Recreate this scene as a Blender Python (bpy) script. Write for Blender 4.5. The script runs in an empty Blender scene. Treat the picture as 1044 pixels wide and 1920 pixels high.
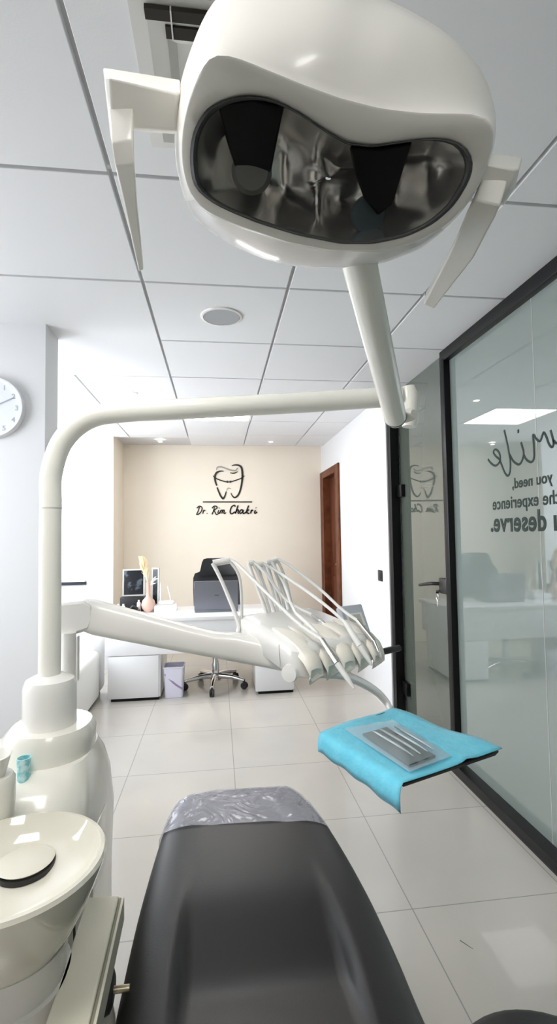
import bpy, bmesh, math, random
from mathutils import Vector, Matrix
random.seed(4)
C = bpy.context.scene.collection
SC = bpy.context.scene
V = Vector
PI = math.pi

# ------------------------------------------------------------------ camera
H = 1.32            # eye height
CEIL = 2.38
F = 921.0           # focal length in pixels of the 1044x1920 frame
yaw, pit, rol = 0.1237, 0.0480, -0.01514
fw = V((math.sin(yaw)*math.cos(pit), math.cos(yaw)*math.cos(pit), math.sin(pit)))
r0 = V((math.cos(yaw), -math.sin(yaw), 0)); u0 = r0.cross(fw)
rt = math.cos(rol)*r0 + math.sin(rol)*u0
up = -math.sin(rol)*r0 + math.cos(rol)*u0
EYE = V((0, 0, H))
cam = bpy.data.cameras.new('camera'); co = bpy.data.objects.new('camera', cam); C.objects.link(co)
M = Matrix((rt, up, -fw)).transposed().to_4x4(); M.translation = EYE
co.matrix_world = M
cam.sensor_fit = 'VERTICAL'; cam.sensor_height = 36; cam.sensor_width = 36*1044/1920
cam.lens = 36*F/1920; cam.clip_start = .02
SC.camera = co

def ray(px, py): return fw + rt*((px-522)/F) + up*((960-py)/F)
def onY(px, py, Y): d = ray(px, py); return EYE + d*(Y/d.y)
def onX(px, py, X): d = ray(px, py); return EYE + d*(X/d.x)
def onZ(px, py, Z): d = ray(px, py); return EYE + d*((Z-H)/d.z)
def onD(px, py, D): return EYE + ray(px, py)*D

# ------------------------------------------------------------------ materials
def mat(name, col, rough=.5, metal=0, spec=.5, coat=0, trans=0, ior=1.45, alpha=1, sheen=0, bump=None, mix=None, emit=None):
    m = bpy.data.materials.new(name); m.use_nodes = True
    n = m.node_tree.nodes; l = m.node_tree.links; b = n['Principled BSDF']
    b.inputs['Base Color'].default_value = (*col, 1)
    b.inputs['Roughness'].default_value = rough
    b.inputs['Metallic'].default_value = metal
    b.inputs['Specular IOR Level'].default_value = spec
    b.inputs['IOR'].default_value = ior
    b.inputs['Coat Weight'].default_value = coat
    b.inputs['Transmission Weight'].default_value = trans
    b.inputs['Alpha'].default_value = alpha
    b.inputs['Sheen Weight'].default_value = sheen
    if emit:
        b.inputs['Emission Color'].default_value = (*emit[0], 1); b.inputs['Emission Strength'].default_value = emit[1]
    tc = n.new('ShaderNodeTexCoord')
    if mix:                       # (other colour, noise scale, low, high)
        t = n.new('ShaderNodeTexNoise'); t.inputs['Scale'].default_value = mix[1]; t.inputs['Detail'].default_value = 5
        l.new(tc.outputs['Object'], t.inputs['Vector'])
        r = n.new('ShaderNodeValToRGB'); r.color_ramp.elements[0].position = mix[2]; r.color_ramp.elements[1].position = mix[3]
        r.color_ramp.elements[0].color = (*col, 1); r.color_ramp.elements[1].color = (*mix[0], 1)
        l.new(t.outputs['Fac'], r.inputs['Fac']); l.new(r.outputs['Color'], b.inputs['Base Color'])
    if bump:                      # (scale, strength)
        t = n.new('ShaderNodeTexNoise'); t.inputs['Scale'].default_value = bump[0]; t.inputs['Detail'].default_value = 3
        l.new(tc.outputs['Object'], t.inputs['Vector'])
        bp = n.new('ShaderNodeBump'); bp.inputs['Strength'].default_value = bump[1]; bp.inputs['Distance'].default_value = .01
        l.new(t.outputs['Fac'], bp.inputs['Height']); l.new(bp.outputs['Normal'], b.inputs['Normal'])
    return m

W = {}
W['paint'] = mat('white_paint', (.73, .735, .745), .75, bump=(120, .03))
W['beige'] = mat('beige_paint', (.85, .77, .65), .7, mix=((.87, .79, .67), 2.0, .4, .6))
W['ceil'] = mat('ceiling_board', (.76, .765, .775), .9, bump=(180, .04))
W['tbar'] = mat('ceiling_bar', (.60, .60, .605), .6)
W['plastic'] = mat('ivory_plastic', (.74, .72, .655), .22, coat=.3)
W['plastic2'] = mat('white_plastic', (.80, .785, .755), .25, coat=.2)
W['polew'] = mat('pole_enamel', (.90, .885, .82), .25, coat=.3)
W['lobe'] = mat('holder_plastic', (.88, .835, .75), .4)
W['shell'] = mat('lamp_shell', (.80, .78, .735), .28, coat=.25)
W['ceramic'] = mat('ceramic', (.67, .645, .56), .08, coat=.5)
W['ped'] = mat('pedestal_plastic', (.62, .60, .57), .35)
W['vinyl'] = mat('charcoal_vinyl', (.014, .0138, .0138), .42, spec=.5, bump=(320, .04))
W['vinyl2'] = mat('armrest_vinyl', (.62, .595, .49), .4, bump=(200, .03))
W['groove'] = mat('armrest_edge', (.24, .225, .17), .5)
W['rubber'] = mat('dark_rubber', (.05, .05, .05), .5)
W['black'] = mat('black_metal', (.004, .004, .0045), .38, spec=.3)
W['blackp'] = mat('black_plastic', (.015, .015, .016), .4)
W['meshf'] = mat('black_mesh_fabric', (.02, .02, .022), .8, sheen=.3, bump=(600, .2))
W['chrome'] = mat('chrome', (.82, .82, .82), .12, metal=1)
W['steel'] = mat('brushed_steel', (.62, .61, .58), .28, metal=1)
W['mirror'] = mat('reflector_metal', (.93, .915, .88), .2, metal=.8)
W['hose'] = mat('grey_hose', (.78, .77, .745), .4)
W['hose2'] = mat('pale_hose', (.80, .80, .78), .4)
W['lac'] = mat('white_lacquer', (.84, .845, .86), .22, coat=.3)
W['leather'] = mat('white_leatherette', (.82, .815, .79), .4, bump=(60, .04))
W['blue'] = mat('blue_paper_bib', (.12, .54, .70), .75, sheen=.2, bump=(140, .15), mix=((.15, .58, .74), 40, .4, .6))
W['teal'] = mat('teal_plastic', (.22, .60, .64), .4, mix=((.62, .82, .84), 60, .45, .6))
W['bin'] = mat('lavender_bag', (.77, .76, .90), .35, bump=(30, .3))
W['purple'] = mat('purple_band', (.34, .26, .45), .4)
W['ltop'] = mat('laptop_grey', (.20, .205, .235), .35, metal=.5)
W['lgrey'] = mat('panel_grey_blue', (.50, .54, .60), .4)
W['screen'] = mat('lcd_screen', (.50, .50, .45), .2)
W['dgrey'] = mat('dark_grey_print', (.09, .10, .095), .5)
W['ink'] = mat('black_sign_acrylic', (.012, .011, .009), .4)
W['inkg'] = mat('grey_sign_acrylic', (.36, .34, .30), .4)
W['vinylink'] = mat('grey_glass_vinyl', (.045, .058, .052), .8, spec=.15)
W['sill'] = mat('black_stone', (.012, .013, .02), .3)
W['pampas'] = mat('pampas', (.86, .74, .50), .9, sheen=.4)
W['rose'] = mat('rose_ceramic', (.62, .42, .34), .35)
W['spk'] = mat('speaker_mesh', (.40, .41, .42), .7, bump=(900, .3))
W['slot'] = mat('vent_gap_shade', (.022, .018, .012), .8)
W['vent'] = mat('vent_white', (.62, .61, .58), .6)
W['photo'] = mat('dark_photo', (.012, .014, .018), .15, mix=((.30, .36, .44), 9, .5, .78))
W['card'] = mat('frame_grey', (.55, .55, .53), .5)
W['clockf'] = mat('clock_face', (.74, .77, .83), .5)
W['clockr'] = mat('clock_rim', (.80, .80, .83), .35)
W['clockn'] = mat('clock_number', (.42, .44, .48), .5)
W['brass'] = mat('brass', (.45, .40, .28), .35, metal=1)
W['capg'] = mat('cap_grey', (.15, .15, .14), .45)
W['capb'] = mat('cap_blue_grey', (.14, .19, .215), .4)
W['reel'] = mat('pouch_contents', (.06, .08, .08), .35, metal=.3)
W['panel'] = mat('led_panel', (.9, .9, .9), .5, emit=((1, .985, .95), 14))
W['dl'] = mat('downlight_led', (.9, .9, .9), .5, emit=((1, .96, .88), 30))

def wood():
    m = mat('dark_red_wood', (.075, .018, .006), .6, spec=.25); n = m.node_tree.nodes; l = m.node_tree.links
    tc = n.new('ShaderNodeTexCoord'); mp = n.new('ShaderNodeMapping'); mp.inputs['Scale'].default_value = (14, 14, .7)
    t = n.new('ShaderNodeTexNoise'); t.inputs['Scale'].default_value = 3; t.inputs['Detail'].default_value = 8; t.inputs['Distortion'].default_value = .6
    r = n.new('ShaderNodeValToRGB'); r.color_ramp.elements[0].color = (.045, .010, .004, 1); r.color_ramp.elements[1].color = (.17, .045, .014, 1)
    r.color_ramp.elements[0].position = .35; r.color_ramp.elements[1].position = .7
    l.new(tc.outputs['Object'], mp.inputs['Vector']); l.new(mp.outputs['Vector'], t.inputs['Vector'])
    l.new(t.outputs['Fac'], r.inputs['Fac']); l.new(r.outputs['Color'], n['Principled BSDF'].inputs['Base Color'])
    return m
W['wood'] = wood()
W['woodf'] = mat('door_frame_wood', (.15, .045, .018), .5, spec=.3, mix=((.09, .026, .010), 12, .4, .65))

def floor_mat():
    m = mat('floor_tiles', (.60, .585, .555), .24, coat=.25); n = m.node_tree.nodes; l = m.node_tree.links; b = n['Principled BSDF']
    tc = n.new('ShaderNodeTexCoord'); mp = n.new('ShaderNodeMapping'); mp.inputs['Location'].default_value = (-.33+.588*4, -1.70+.575*8, 0)
    br = n.new('ShaderNodeTexBrick'); br.offset = 0; br.squash = 1
    br.inputs['Scale'].default_value = 1; br.inputs['Brick Width'].default_value = .588; br.inputs['Row Height'].default_value = .575
    br.inputs['Mortar Size'].default_value = .0022; br.inputs['Mortar Smooth'].default_value = .2; br.inputs['Bias'].default_value = 0
    br.inputs['Color1'].default_value = (.53, .50, .452, 1); br.inputs['Color2'].default_value = (.512, .485, .437, 1); br.inputs['Mortar'].default_value = (.30, .29, .27, 1)
    l.new(tc.outputs['Object'], mp.inputs['Vector']); l.new(mp.outputs['Vector'], br.inputs['Vector'])
    t = n.new('ShaderNodeTexNoise'); t.inputs['Scale'].default_value = 2.4; t.inputs['Detail'].default_value = 6; t.inputs['Distortion'].default_value = 1
    l.new(tc.outputs['Object'], t.inputs['Vector'])
    r = n.new('ShaderNodeValToRGB'); r.color_ramp.elements[0].color = (.9, .9, .9, 1); r.color_ramp.elements[1].color = (1.05, 1.05, 1.05, 1)
    l.new(t.outputs['Fac'], r.inputs['Fac'])
    mx = n.new('ShaderNodeMix'); mx.data_type = 'RGBA'; mx.blend_type = 'MULTIPLY'; mx.inputs['Factor'].default_value = 1
    l.new(br.outputs['Color'], mx.inputs['A']); l.new(r.outputs['Color'], mx.inputs['B']); l.new(mx.outputs['Result'], b.inputs['Base Color'])
    return m
W['floor'] = floor_mat()

def mixed(name, tcol, base, fac, rough):
    """a tinted see-through film or pane: transparent plus a glossy skin"""
    m = bpy.data.materials.new(name); m.use_nodes = True; n = m.node_tree.nodes; l = m.node_tree.links
    b = n['Principled BSDF']; b.inputs['Base Color'].default_value = (*base, 1); b.inputs['Roughness'].default_value = rough
    t = n.new('ShaderNodeBsdfTransparent'); t.inputs['Color'].default_value = (*tcol, 1)
    s = n.new('ShaderNodeMixShader'); s.inputs['Fac'].default_value = fac
    l.new(t.outputs[0], s.inputs[1]); l.new(b.outputs[0], s.inputs[2]); l.new(s.outputs[0], n['Material Output'].inputs['Surface'])
    return m, n, l, s, b
W['film'], n_, l_, s_, b_ = mixed('clear_plastic_cover', (.92, .92, .95), (.62, .62, .70), .40, .12)
tc_ = n_.new('ShaderNodeTexCoord'); nz_ = n_.new('ShaderNodeTexNoise'); nz_.inputs['Scale'].default_value = 9; nz_.inputs['Distortion'].default_value = 2.5
bm_ = n_.new('ShaderNodeBump'); bm_.inputs['Strength'].default_value = .5; bm_.inputs['Distance'].default_value = .02
l_.new(tc_.outputs['Object'], nz_.inputs['Vector']); l_.new(nz_.outputs['Fac'], bm_.inputs['Height']); l_.new(bm_.outputs['Normal'], b_.inputs['Normal'])
W['film2'] = mixed('pouch_film', (.93, .96, .97), (.74, .84, .87), .20, .08)[0]
W['lens'] = mixed('lamp_window', (.97, .97, .97), (.02, .02, .02), .05, .04)[0]
W['clear'] = mixed('clear_lip', (.95, .95, .95), (.78, .77, .75), .6, .15)[0]
W['wglass'] = mixed('window_glass', (.97, .985, 1), (.5, .5, .5), .04, .02)[0]
# partition glass: satin film on the far side, clean mirror-like near face
W['glassd'] = mat('door_glass', (.085, .10, .082), .02, spec=.9, ior=1.7)
W['glass'] = mat('film_backed_glass', (.215, .255, .235), .02, spec=.9, ior=1.75)

# ------------------------------------------------------------------ mesh building
ROOT = {}
class MB:
    def __init__(s): s.bm = bmesh.new()
    def _add(s, vs, fs):
        b = [s.bm.verts.new(v) for v in vs]
        for f in fs:
            try: s.bm.faces.new([b[i] for i in f])
            except ValueError: pass
        return b
    def box(s, x0, x1, y0, y1, z0, z1, bev=0, seg=2, rot=0, piv=None):
        t = bmesh.new()
        vs = [t.verts.new((x, y, z)) for x in (x0, x1) for y in (y0, y1) for z in (z0, z1)]
        for f in ((0, 1, 3, 2), (4, 6, 7, 5), (0, 4, 5, 1), (2, 3, 7, 6), (0, 2, 6, 4), (1, 5, 7, 3)): t.faces.new([vs[i] for i in f])
        bmesh.ops.recalc_face_normals(t, faces=t.faces)
        if bev: bmesh.ops.bevel(t, geom=t.edges[:], offset=bev, segments=seg, affect='EDGES', profile=.5)
        if rot:
            p = V(piv) if piv else V(((x0+x1)/2, (y0+y1)/2, 0))
            bmesh.ops.rotate(t, verts=t.verts, cent=p, matrix=Matrix.Rotation(rot, 3, 'Z'))
        s.merge(t); return s
    def merge(s, t):
        me = bpy.data.meshes.new('tmp'); t.to_mesh(me); t.free(); s.bm.from_mesh(me); bpy.data.meshes.remove(me)
    def rings(s, rs, caps=True, closed=True):
        n = len(rs[0]); vv = [[s.bm.verts.new(p) for p in r] for r in rs]
        for a, b in zip(vv, vv[1:]):
            for i in range(n if closed else n-1):
                j = (i+1) % n
                s.bm.faces.new((a[i], a[j], b[j], b[i]))
        if caps and closed:
            s.bm.faces.new(vv[0][::-1]); s.bm.faces.new(vv[-1])
        return s
    def tube(s, pts, r, n=14, smooth=True, k=6, flat=1.0, flatdir=None):
        P = [V(p) for p in pts]; R = r if isinstance(r, (list, tuple)) else [r]*len(P)
        if smooth and len(P) > 2: P, R = spline(P, R, k)
        rs = []; prev = None
        for i, p in enumerate(P):
            d = (P[min(i+1, len(P)-1)]-P[max(i-1, 0)]).normalized()
            if prev is None:
                a = V(flatdir) if flatdir else (V((0, 0, 1)) if abs(d.z) < .9 else V((1, 0, 0)))
                prev = (a - d*a.dot(d)).normalized()
            else: prev = (prev - d*prev.dot(d)).normalized()
            q = d.cross(prev)
            rs.append([p + prev*(R[i]*flat*math.cos(2*PI*j/n)) + q*(R[i]*math.sin(2*PI*j/n)) for j in range(n)])
        return s.rings(rs)
    def lathe(s, prof, c, n=40, axis=(0, 0, 1), caps=True):
        a = V(axis).normalized(); e = V((1, 0, 0)) if abs(a.x) < .9 else V((0, 1, 0)); e = (e-a*e.dot(a)).normalized(); g = a.cross(e); c = V(c)
        return s.rings([[c + a*z + (e*math.cos(2*PI*j/n)+g*math.sin(2*PI*j/n))*max(r, 1e-4) for j in range(n)] for r, z in prof], caps)
    def prism(s, poly, off):
        a = [V(p) for p in poly]; return s.rings([a, [p+V(off) for p in a]])
    def build(s, name, m, parent=None, ang=35, bev=0, kind=None):
        bmesh.ops.recalc_face_normals(s.bm, faces=s.bm.faces)
        me = bpy.data.meshes.new(name)
        root = parent
        while root is not None and root.parent is not None: root = root.parent
        base = V((0, 0, 0))
        if root is not None: base = ROOT.get(root.name, V((0, 0, 0)))
        elif s.bm.verts:
            xs = [v.co for v in s.bm.verts]
            base = V(((min(v.x for v in xs)+max(v.x for v in xs))/2, (min(v.y for v in xs)+max(v.y for v in xs))/2, min(v.z for v in xs)))
        bmesh.ops.translate(s.bm, verts=s.bm.verts, vec=-base)
        s.bm.to_mesh(me); s.bm.free()
        me.polygons.foreach_set('use_smooth', [True]*len(me.polygons))
        me.set_sharp_from_angle(angle=math.radians(ang))
        for x in (m if isinstance(m, list) else [m]): me.materials.append(W[x])
        o = bpy.data.objects.new(name, me); C.objects.link(o)
        if parent is not None: o.parent = parent
        else: o.location = base; ROOT[o.name] = base
        if bev:
            b = o.modifiers.new('bevel', 'BEVEL'); b.width = bev; b.segments = 2; b.limit_method = 'ANGLE'
        return o
def spline(P, R, k):
    Q = []; S = []
    for i in range(len(P)-1):
        a = P[max(i-1, 0)]; b = P[i]; c = P[i+1]; d = P[min(i+2, len(P)-1)]
        for j in range(k):
            t = j/k
            Q.append(.5*((2*b)+(c-a)*t+(2*a-5*b+4*c-d)*t*t+(3*b-a-3*c+d)*t**3)); S.append(R[i]+(R[i+1]-R[i])*t)
    Q.append(P[-1]); S.append(R[-1]); return Q, S
def tag(o, label, cat, group=None):
    o['label'] = label; o['category'] = cat
    if group: o['group'] = group
    return o
def thing(name, label, cat, loc, group=None):
    o = bpy.data.objects.new(name, None); C.objects.link(o); o.location = loc; o.empty_display_size = .05
    ROOT[o.name] = V(loc); return tag(o, label, cat, group)
def struct(o, label=None):
    o['kind'] = 'structure'
    if label: o['label'] = label
    return o
def sempty(name, loc):
    o = bpy.data.objects.new(name, None); C.objects.link(o); o.location = loc; ROOT[o.name] = V(loc); o['kind'] = 'structure'; return o
def ribbon(mb, pts, w, nrm, th, k=7):
    """a flat cut-out stroke of width w (list or value) and thickness th standing off along nrm"""
    P = [V(p) for p in pts]; Ws = w if isinstance(w, (list, tuple)) else [w]*len(P)
    if len(P) > 2: P, Ws = spline(P, Ws, k)
    nrm = V(nrm); rs = []
    for i, p in enumerate(P):
        d = (P[min(i+1, len(P)-1)]-P[max(i-1, 0)]).normalized(); q = nrm.cross(d)*(Ws[i]/2)
        rs.append([p+q, p-q, p-q+nrm*th, p+q+nrm*th])
    mb.rings(rs)

# ------------------------------------------------------------------ the room
XL, YB = -2.0, -2.4
WT = CEIL+.0203
XG = 1.335                       # near face of the glass line
struct(MB().box(XL-.1, 1.6, YB-.1, 6.0, -.12, 0).build('floor', 'floor'))
# ceiling: boards with recessed bars, plain plaster to the left over the dividing wall
cb = MB()
gx = [-.30, .31, .92, 1.6]; gy = [1.43+.6125*k for k in range(-7, 8)]
cells = []
g = .007
holes = [(-.30, .31, 4.0), (-.30, .31, -1.0), (-.91, -.30, .25)]          # light panels; the last two are added out of view for light
def is_hole(x0, y0): return any(abs(x0-h[0]) < .02 and abs(y0-h[2]) < .35 for h in holes)
PAN = []
for i in range(len(gx)-1):
    for j in range(len(gy)-1):
        y0, y1 = gy[j], min(gy[j+1], 5.83)
        if y0 > 5.8: continue
        if y1 > 5.8: y1 += .02
        if is_hole(gx[i], y0) and len([p for p in PAN if abs(p[2]-y0) < .7 and abs(p[0]-gx[i]) < .1]) == 0:
            PAN.append((gx[i], gx[i+1], y0, y1)); continue
        cells.append((gx[i], gx[i+1], y0, y1))
for x0, x1 in ((-1.52-.61, -1.52), (-1.52, -.91), (-.91, -.30)):
    for j in range(len(gy)-1):
        y0, y1 = gy[j], min(gy[j+1], 5.3)
        if y0 > 5.25: continue
        if y0 < 1.5 or y0 > 3.2:
            if is_hole(x0, y0) and len([p for p in PAN if abs(p[0]-x0) < .1]) == 0: PAN.append((x0, x1, y0, y1)); continue
            cells.append((x0, x1, y0, y1))
for x0, x1, y0, y1 in cells: cb.box(x0+g, x1-g, y0+g, y1-g, CEIL, CEIL+.02, .0015, 1)
cb.box(-2.1, -.30-g, 2.0425+g, 3.2675+.0, CEIL, CEIL+.02)
ceiling = struct(cb.build('ceiling', 'ceil'))
bb = MB().box(XL-.1, 1.6, YB-.1, 6.0, CEIL+.0205, CEIL+.1).build('ceiling_bars', 'tbar', ceiling)
# light panels: a real one over the desk, two unseen ones added to brighten
for k, (x0, x1, y0, y1) in enumerate(PAN):
    lab = ['added square ceiling light behind the viewer, out of view', 'square lit ceiling panel over the white desk', 'added square ceiling light over the rinse bowl, out of the top of the picture'][min(k, 2)]
    t = thing('ceiling_light_panel', lab, 'ceiling light', ((x0+x1)/2, (y0+y1)/2, CEIL-.002), 'square ceiling light panels')
    MB().box(x0+.02, x1-.02, y0+.02, y1-.02, CEIL+.004, CEIL+.016).build('diffuser', 'panel', t)
    fr = MB()
    fr.box(x0+.004, x0+.02, y0+.004, y1-.004, CEIL-.002, CEIL+.018); fr.box(x1-.02, x1-.004, y0+.004, y1-.004, CEIL-.002, CEIL+.018)
    fr.box(x0+.02, x1-.02, y0+.004, y0+.02, CEIL-.002, CEIL+.018); fr.box(x0+.02, x1-.02, y1-.02, y1-.004, CEIL-.002, CEIL+.018)
    fr.build('frame', 'plastic2', t)

# walls
struct(MB().box(-1.07, 1.6, 5.83, 5.95, 0, WT).build('wall_back', 'beige'))
pil = MB().box(-1.335, -1.07, 5.25, 5.95, 0, WT)
wb = pil.build('wall_back_left', ['paint', 'beige'])
for p in wb.data.polygons:
    if p.normal.x > .9: p.material_index = 1
struct(wb)
def wall_with_window(name, axis, a0, a1, pos0, pos1, w0, w1, z0, z1):
    m = MB()
    def bx(p0, p1, q0, q1):
        if p1-p0 < .001 or q1-q0 < .001: return
        if axis == 'x': m.box(p0, p1, pos0, pos1, q0, q1)
        else: m.box(pos0, pos1, p0, p1, q0, q1)
    bx(a0, w0, 0, WT); bx(w1, a1, 0, WT); bx(w0, w1, 0, z0); bx(w0, w1, z1, WT)
    return struct(m.build(name, 'paint'))
wall_with_window('wall_office_left', 'x', XL-.1, -1.335, 5.25, 5.42, -1.94, -1.335, .85, 2.33)
def window(name, axis, p0, p1, z0, z1, face, deep, sill_in, sign):
    e = sempty(name, ((p0+p1)/2, face, z0) if axis == 'x' else (face, (p0+p1)/2, z0))
    fr = MB(); w = .045
    def bx(m, a0, a1, b0, b1, d0, d1):
        d0, d1 = min(face+sign*d0, face+sign*d1), max(face+sign*d0, face+sign*d1)
        if axis == 'x': m.box(a0, a1, d0, d1, b0, b1)
        else: m.box(d0, d1, a0, a1, b0, b1)
    bx(fr, p0, p0+w, z0, z1, deep, deep+.05); bx(fr, p1-w, p1, z0, z1, deep, deep+.05)
    bx(fr, p0+w, p1-w, z0, z0+w, deep, deep+.05); bx(fr, p0+w, p1-w, z1-w, z1, deep, deep+.05)
    fr.build('frame', 'plastic2', e)
    pn = MB(); bx(pn, p0+w, p1-w, z0+w, z1-w, deep+.02, deep+.026); pn.build('pane', 'wglass', e)
    sl = MB(); bx(sl, p0+.001, p1-.001, z0, z0+.032, -sill_in, deep); sl.build('sill', 'sill', e)
    return e
window('window_1', 'x', -1.94, -1.335, .85, 2.33, 5.25, .10, .02, 1)
lwm = MB()
for a0, a1, b0, b1 in ((YB-.1, 1.0, 0, WT), (2.2, 2.9, 0, WT), (5.0, 5.25, 0, WT), (1.0, 2.2, 0, .95), (1.0, 2.2, 2.15, WT), (2.9, 5.0, 0, .85), (2.9, 5.0, 2.3, WT)): lwm.box(XL-.12, XL, a0, a1, b0, b1)
struct(lwm.build('wall_left', 'paint'))
window('window_2', 'y', 2.9, 5.0, .85, 2.3, XL, .06, .02, -1)
window('window_3', 'y', 1.0, 2.2, .95, 2.15, XL, .06, .02, -1)
# clinic side: second opening further forward in the same wall would sit behind the dividing wall
struct(MB().box(XL, -.833, 2.5, 2.69, 0, CEIL).build('wall_divider', 'paint'))
struct(MB().box(XL-.1, 1.6, YB-.12, YB, 0, WT).build('wall_behind', 'paint'))
# right-hand white wall with the wooden door
rw = MB()
rw.box(1.255, 1.6, 3.52, 5.02, 0, WT); rw.box(1.255, 1.6, 5.02, 5.72, 2.02, WT); rw.box(1.255, 1.6, 5.72, 5.83, 0, WT); rw.box(1.48, 1.6, 5.02, 5.72, 0, 2.02)
struct(rw.build('wall_right', 'paint'))
struct(MB().box(1.36, 1.6, YB, 3.52, 0, WT).build('wall_corridor', 'paint'))
d2 = sempty('door_2', (1.3, 5.37, 0))
dl = MB().box(1.315, 1.355, 5.08, 5.66, .005, 1.985, .003)
for z0, z1 in ((.15, .85), (1.0, 1.85)): dl.box(1.305, 1.32, 5.18, 5.56, z0, z1, .006)
dl.build('door_leaf', 'wood', d2)
fr = MB(); fr.box(1.235, 1.254, 4.93, 5.02, 0, 2.065, .004); fr.box(1.235, 1.254, 5.72, 5.825, 0, 2.065, .004); fr.box(1.235, 1.254, 5.02, 5.72, 1.985, 2.065, .004)
fr.box(1.236, 1.40, 5.0205, 5.08, 0, 1.985); fr.box(1.236, 1.40, 5.66, 5.7195, 0, 1.985); fr.box(1.254, 1.40, 5.0205, 5.7195, 1.985, 2.019)
fr.build('door_frame', 'woodf', d2)
hd = MB(); hd.tube([(1.316, 5.14, 1.0), (1.28, 5.14, 1.0), (1.275, 5.16, 1.0), (1.275, 5.25, 1.0)], .008); hd.build('door_handle', 'chrome', d2)

# glass partition and glass door
w4 = sempty('window_4', (1.32, .9, 0))
pa = MB().box(XG, XG+.012, -2.39, 1.8985, .05, 2.315); pa.build('pane', 'glass', w4)
pa = MB().box(XG, XG+.012, 1.9015, 2.655, .05, 2.315); pa.build('pane', 'glass', w4)
MB().box(XG-.001, XG+.010, 1.8985, 1.9015, .05, 2.315).build('joint_strip', 'clear', w4)
fr = MB(); fr.box(1.275, 1.358, -2.39, 2.70, 0, .055, .004); fr.box(1.30, 1.358, -2.39, 2.70, 2.315, CEIL-.001, .004); fr.box(1.298, 1.358, 2.645, 2.70, .05, 2.33, .004)
fr.build('frame', 'black', w4)
d1 = sempty('door_1', (1.32, 3.1, 0))
fr = MB(); fr.box(1.262, 1.33, 3.455, 3.517, 0, CEIL-.001, .004); fr.box(1.262, 1.275, 3.448, 3.455, 0, CEIL-.001); fr.build('door_frame', 'black', d1)
MB().box(XG, XG+.012, 2.715, 3.45, .008, CEIL-.004).build('door_leaf', 'glassd', d1)
MB().box(XG-.012, XG+.014, 2.702, 2.714, .0, CEIL-.002).build('seal_strip', 'black', d1)
for z in (1.63, .22):
    MB().box(1.305, 1.338, 3.37, 3.455, z-.045, z+.045, .004).build('hinge', 'black', d1)
lk = MB(); lk.box(1.300, 1.334, 2.70, 2.80, .965, 1.055, .006); lh = lk.build('lock', 'blackp', d1)
hd = MB(); hd.tube([(1.305, 2.80, 1.02), (1.27, 2.82, 1.02), (1.262, 2.86, 1.015), (1.262, 2.99, .995)], [.011, .011, .011, .008]); hd.build('handle', 'blackp', d1)
kk = thing('key', 'small silver key with ring left in the black lock of the glass door', 'key', (1.29, 2.79, .93))
MB().box(1.284, 1.301, 2.777, 2.783, .975, .985).build('blade', 'chrome', kk)
MB().lathe([(.001, 0), (.011, 0), (.011, .003), (.001, .003)], (1.283, 2.78, .975), axis=(0, 1, 0), n=20).build('bow', 'chrome', kk)
rg = MB(); rg.tube([V((1.281, 2.78+.013*math.sin(a*PI/8), .945+.02*math.cos(a*PI/8))) for a in range(17)], .0016, n=8); rg.build('ring', 'chrome', kk)
MB().box(1.279, 1.283, 2.772, 2.79, .885, .93, .002).build('tag', 'chrome', kk)

# lettering stuck to the glass, readable from the far side
lt = MB()
def gl(pts, w=.0105): ribbon(lt, [onX(x/5.674+860, y/5.674+780, XG-.0005) for x, y in pts], w, (-1, 0, 0), .001)
gl([(310, 460), (345, 505), (390, 528), (430, 495), (440, 440), (425, 385), (390, 355), (368, 385), (395, 430), (430, 460), (455, 520), (490, 605), (522, 635), (545, 590), (548, 480), (535, 400), (515, 290), (482, 150)])
gl([(540, 410), (580, 480), (635, 515), (670, 480), (690, 400), (675, 330), (660, 280)])
gl([(630, 145), (634, 180)], .011)
gl([(690, 410), (720, 465), (770, 490), (800, 440), (797, 300), (790, 200), (830, 250), (865, 265), (890, 200), (905, 176), (930, 220), (960, 300), (992, 330), (1007, 280), (975, 150)])
gl([(1003, 255), (1040, 290), (1075, 250), (1100, 180), (1085, 260), (1120, 330)])
lt.build('lettering', 'vinylink', w4)
def text_mesh(body, size, sx, bold):
    cu = bpy.data.curves.new('t', 'FONT'); cu.body = body; cu.size = size; cu.offset = bold; cu.extrude = .0006; cu.align_x = 'RIGHT'
    cu.space_character = 1.06
    o = bpy.data.objects.new('t', cu); C.objects.link(o); bpy.context.view_layer.update()
    me = bpy.data.meshes.new_from_object(o.evaluated_get(bpy.context.evaluated_depsgraph_get()))
    bpy.data.objects.remove(o); return me
def glass_line(body, size, sx, bold, yend, z):
    me = text_mesh(body, size, sx, bold); bm = bmesh.new(); bm.from_mesh(me)
    for v in bm.verts: x, y, q = v.co; v.co = (XG-.001+q, yend+x*sx, z+y)
    m = MB(); m.bm.free(); m.bm = bm; m.build('lettering', 'vinylink', w4)
glass_line('you need,', .066, .98, .0012, 2.085, 1.518)
glass_line('the experience', .080, .92, .0012, 2.25, 1.430)
glass_line('you deserve.', .126, .92, .0030, 2.275, 1.325)

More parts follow.
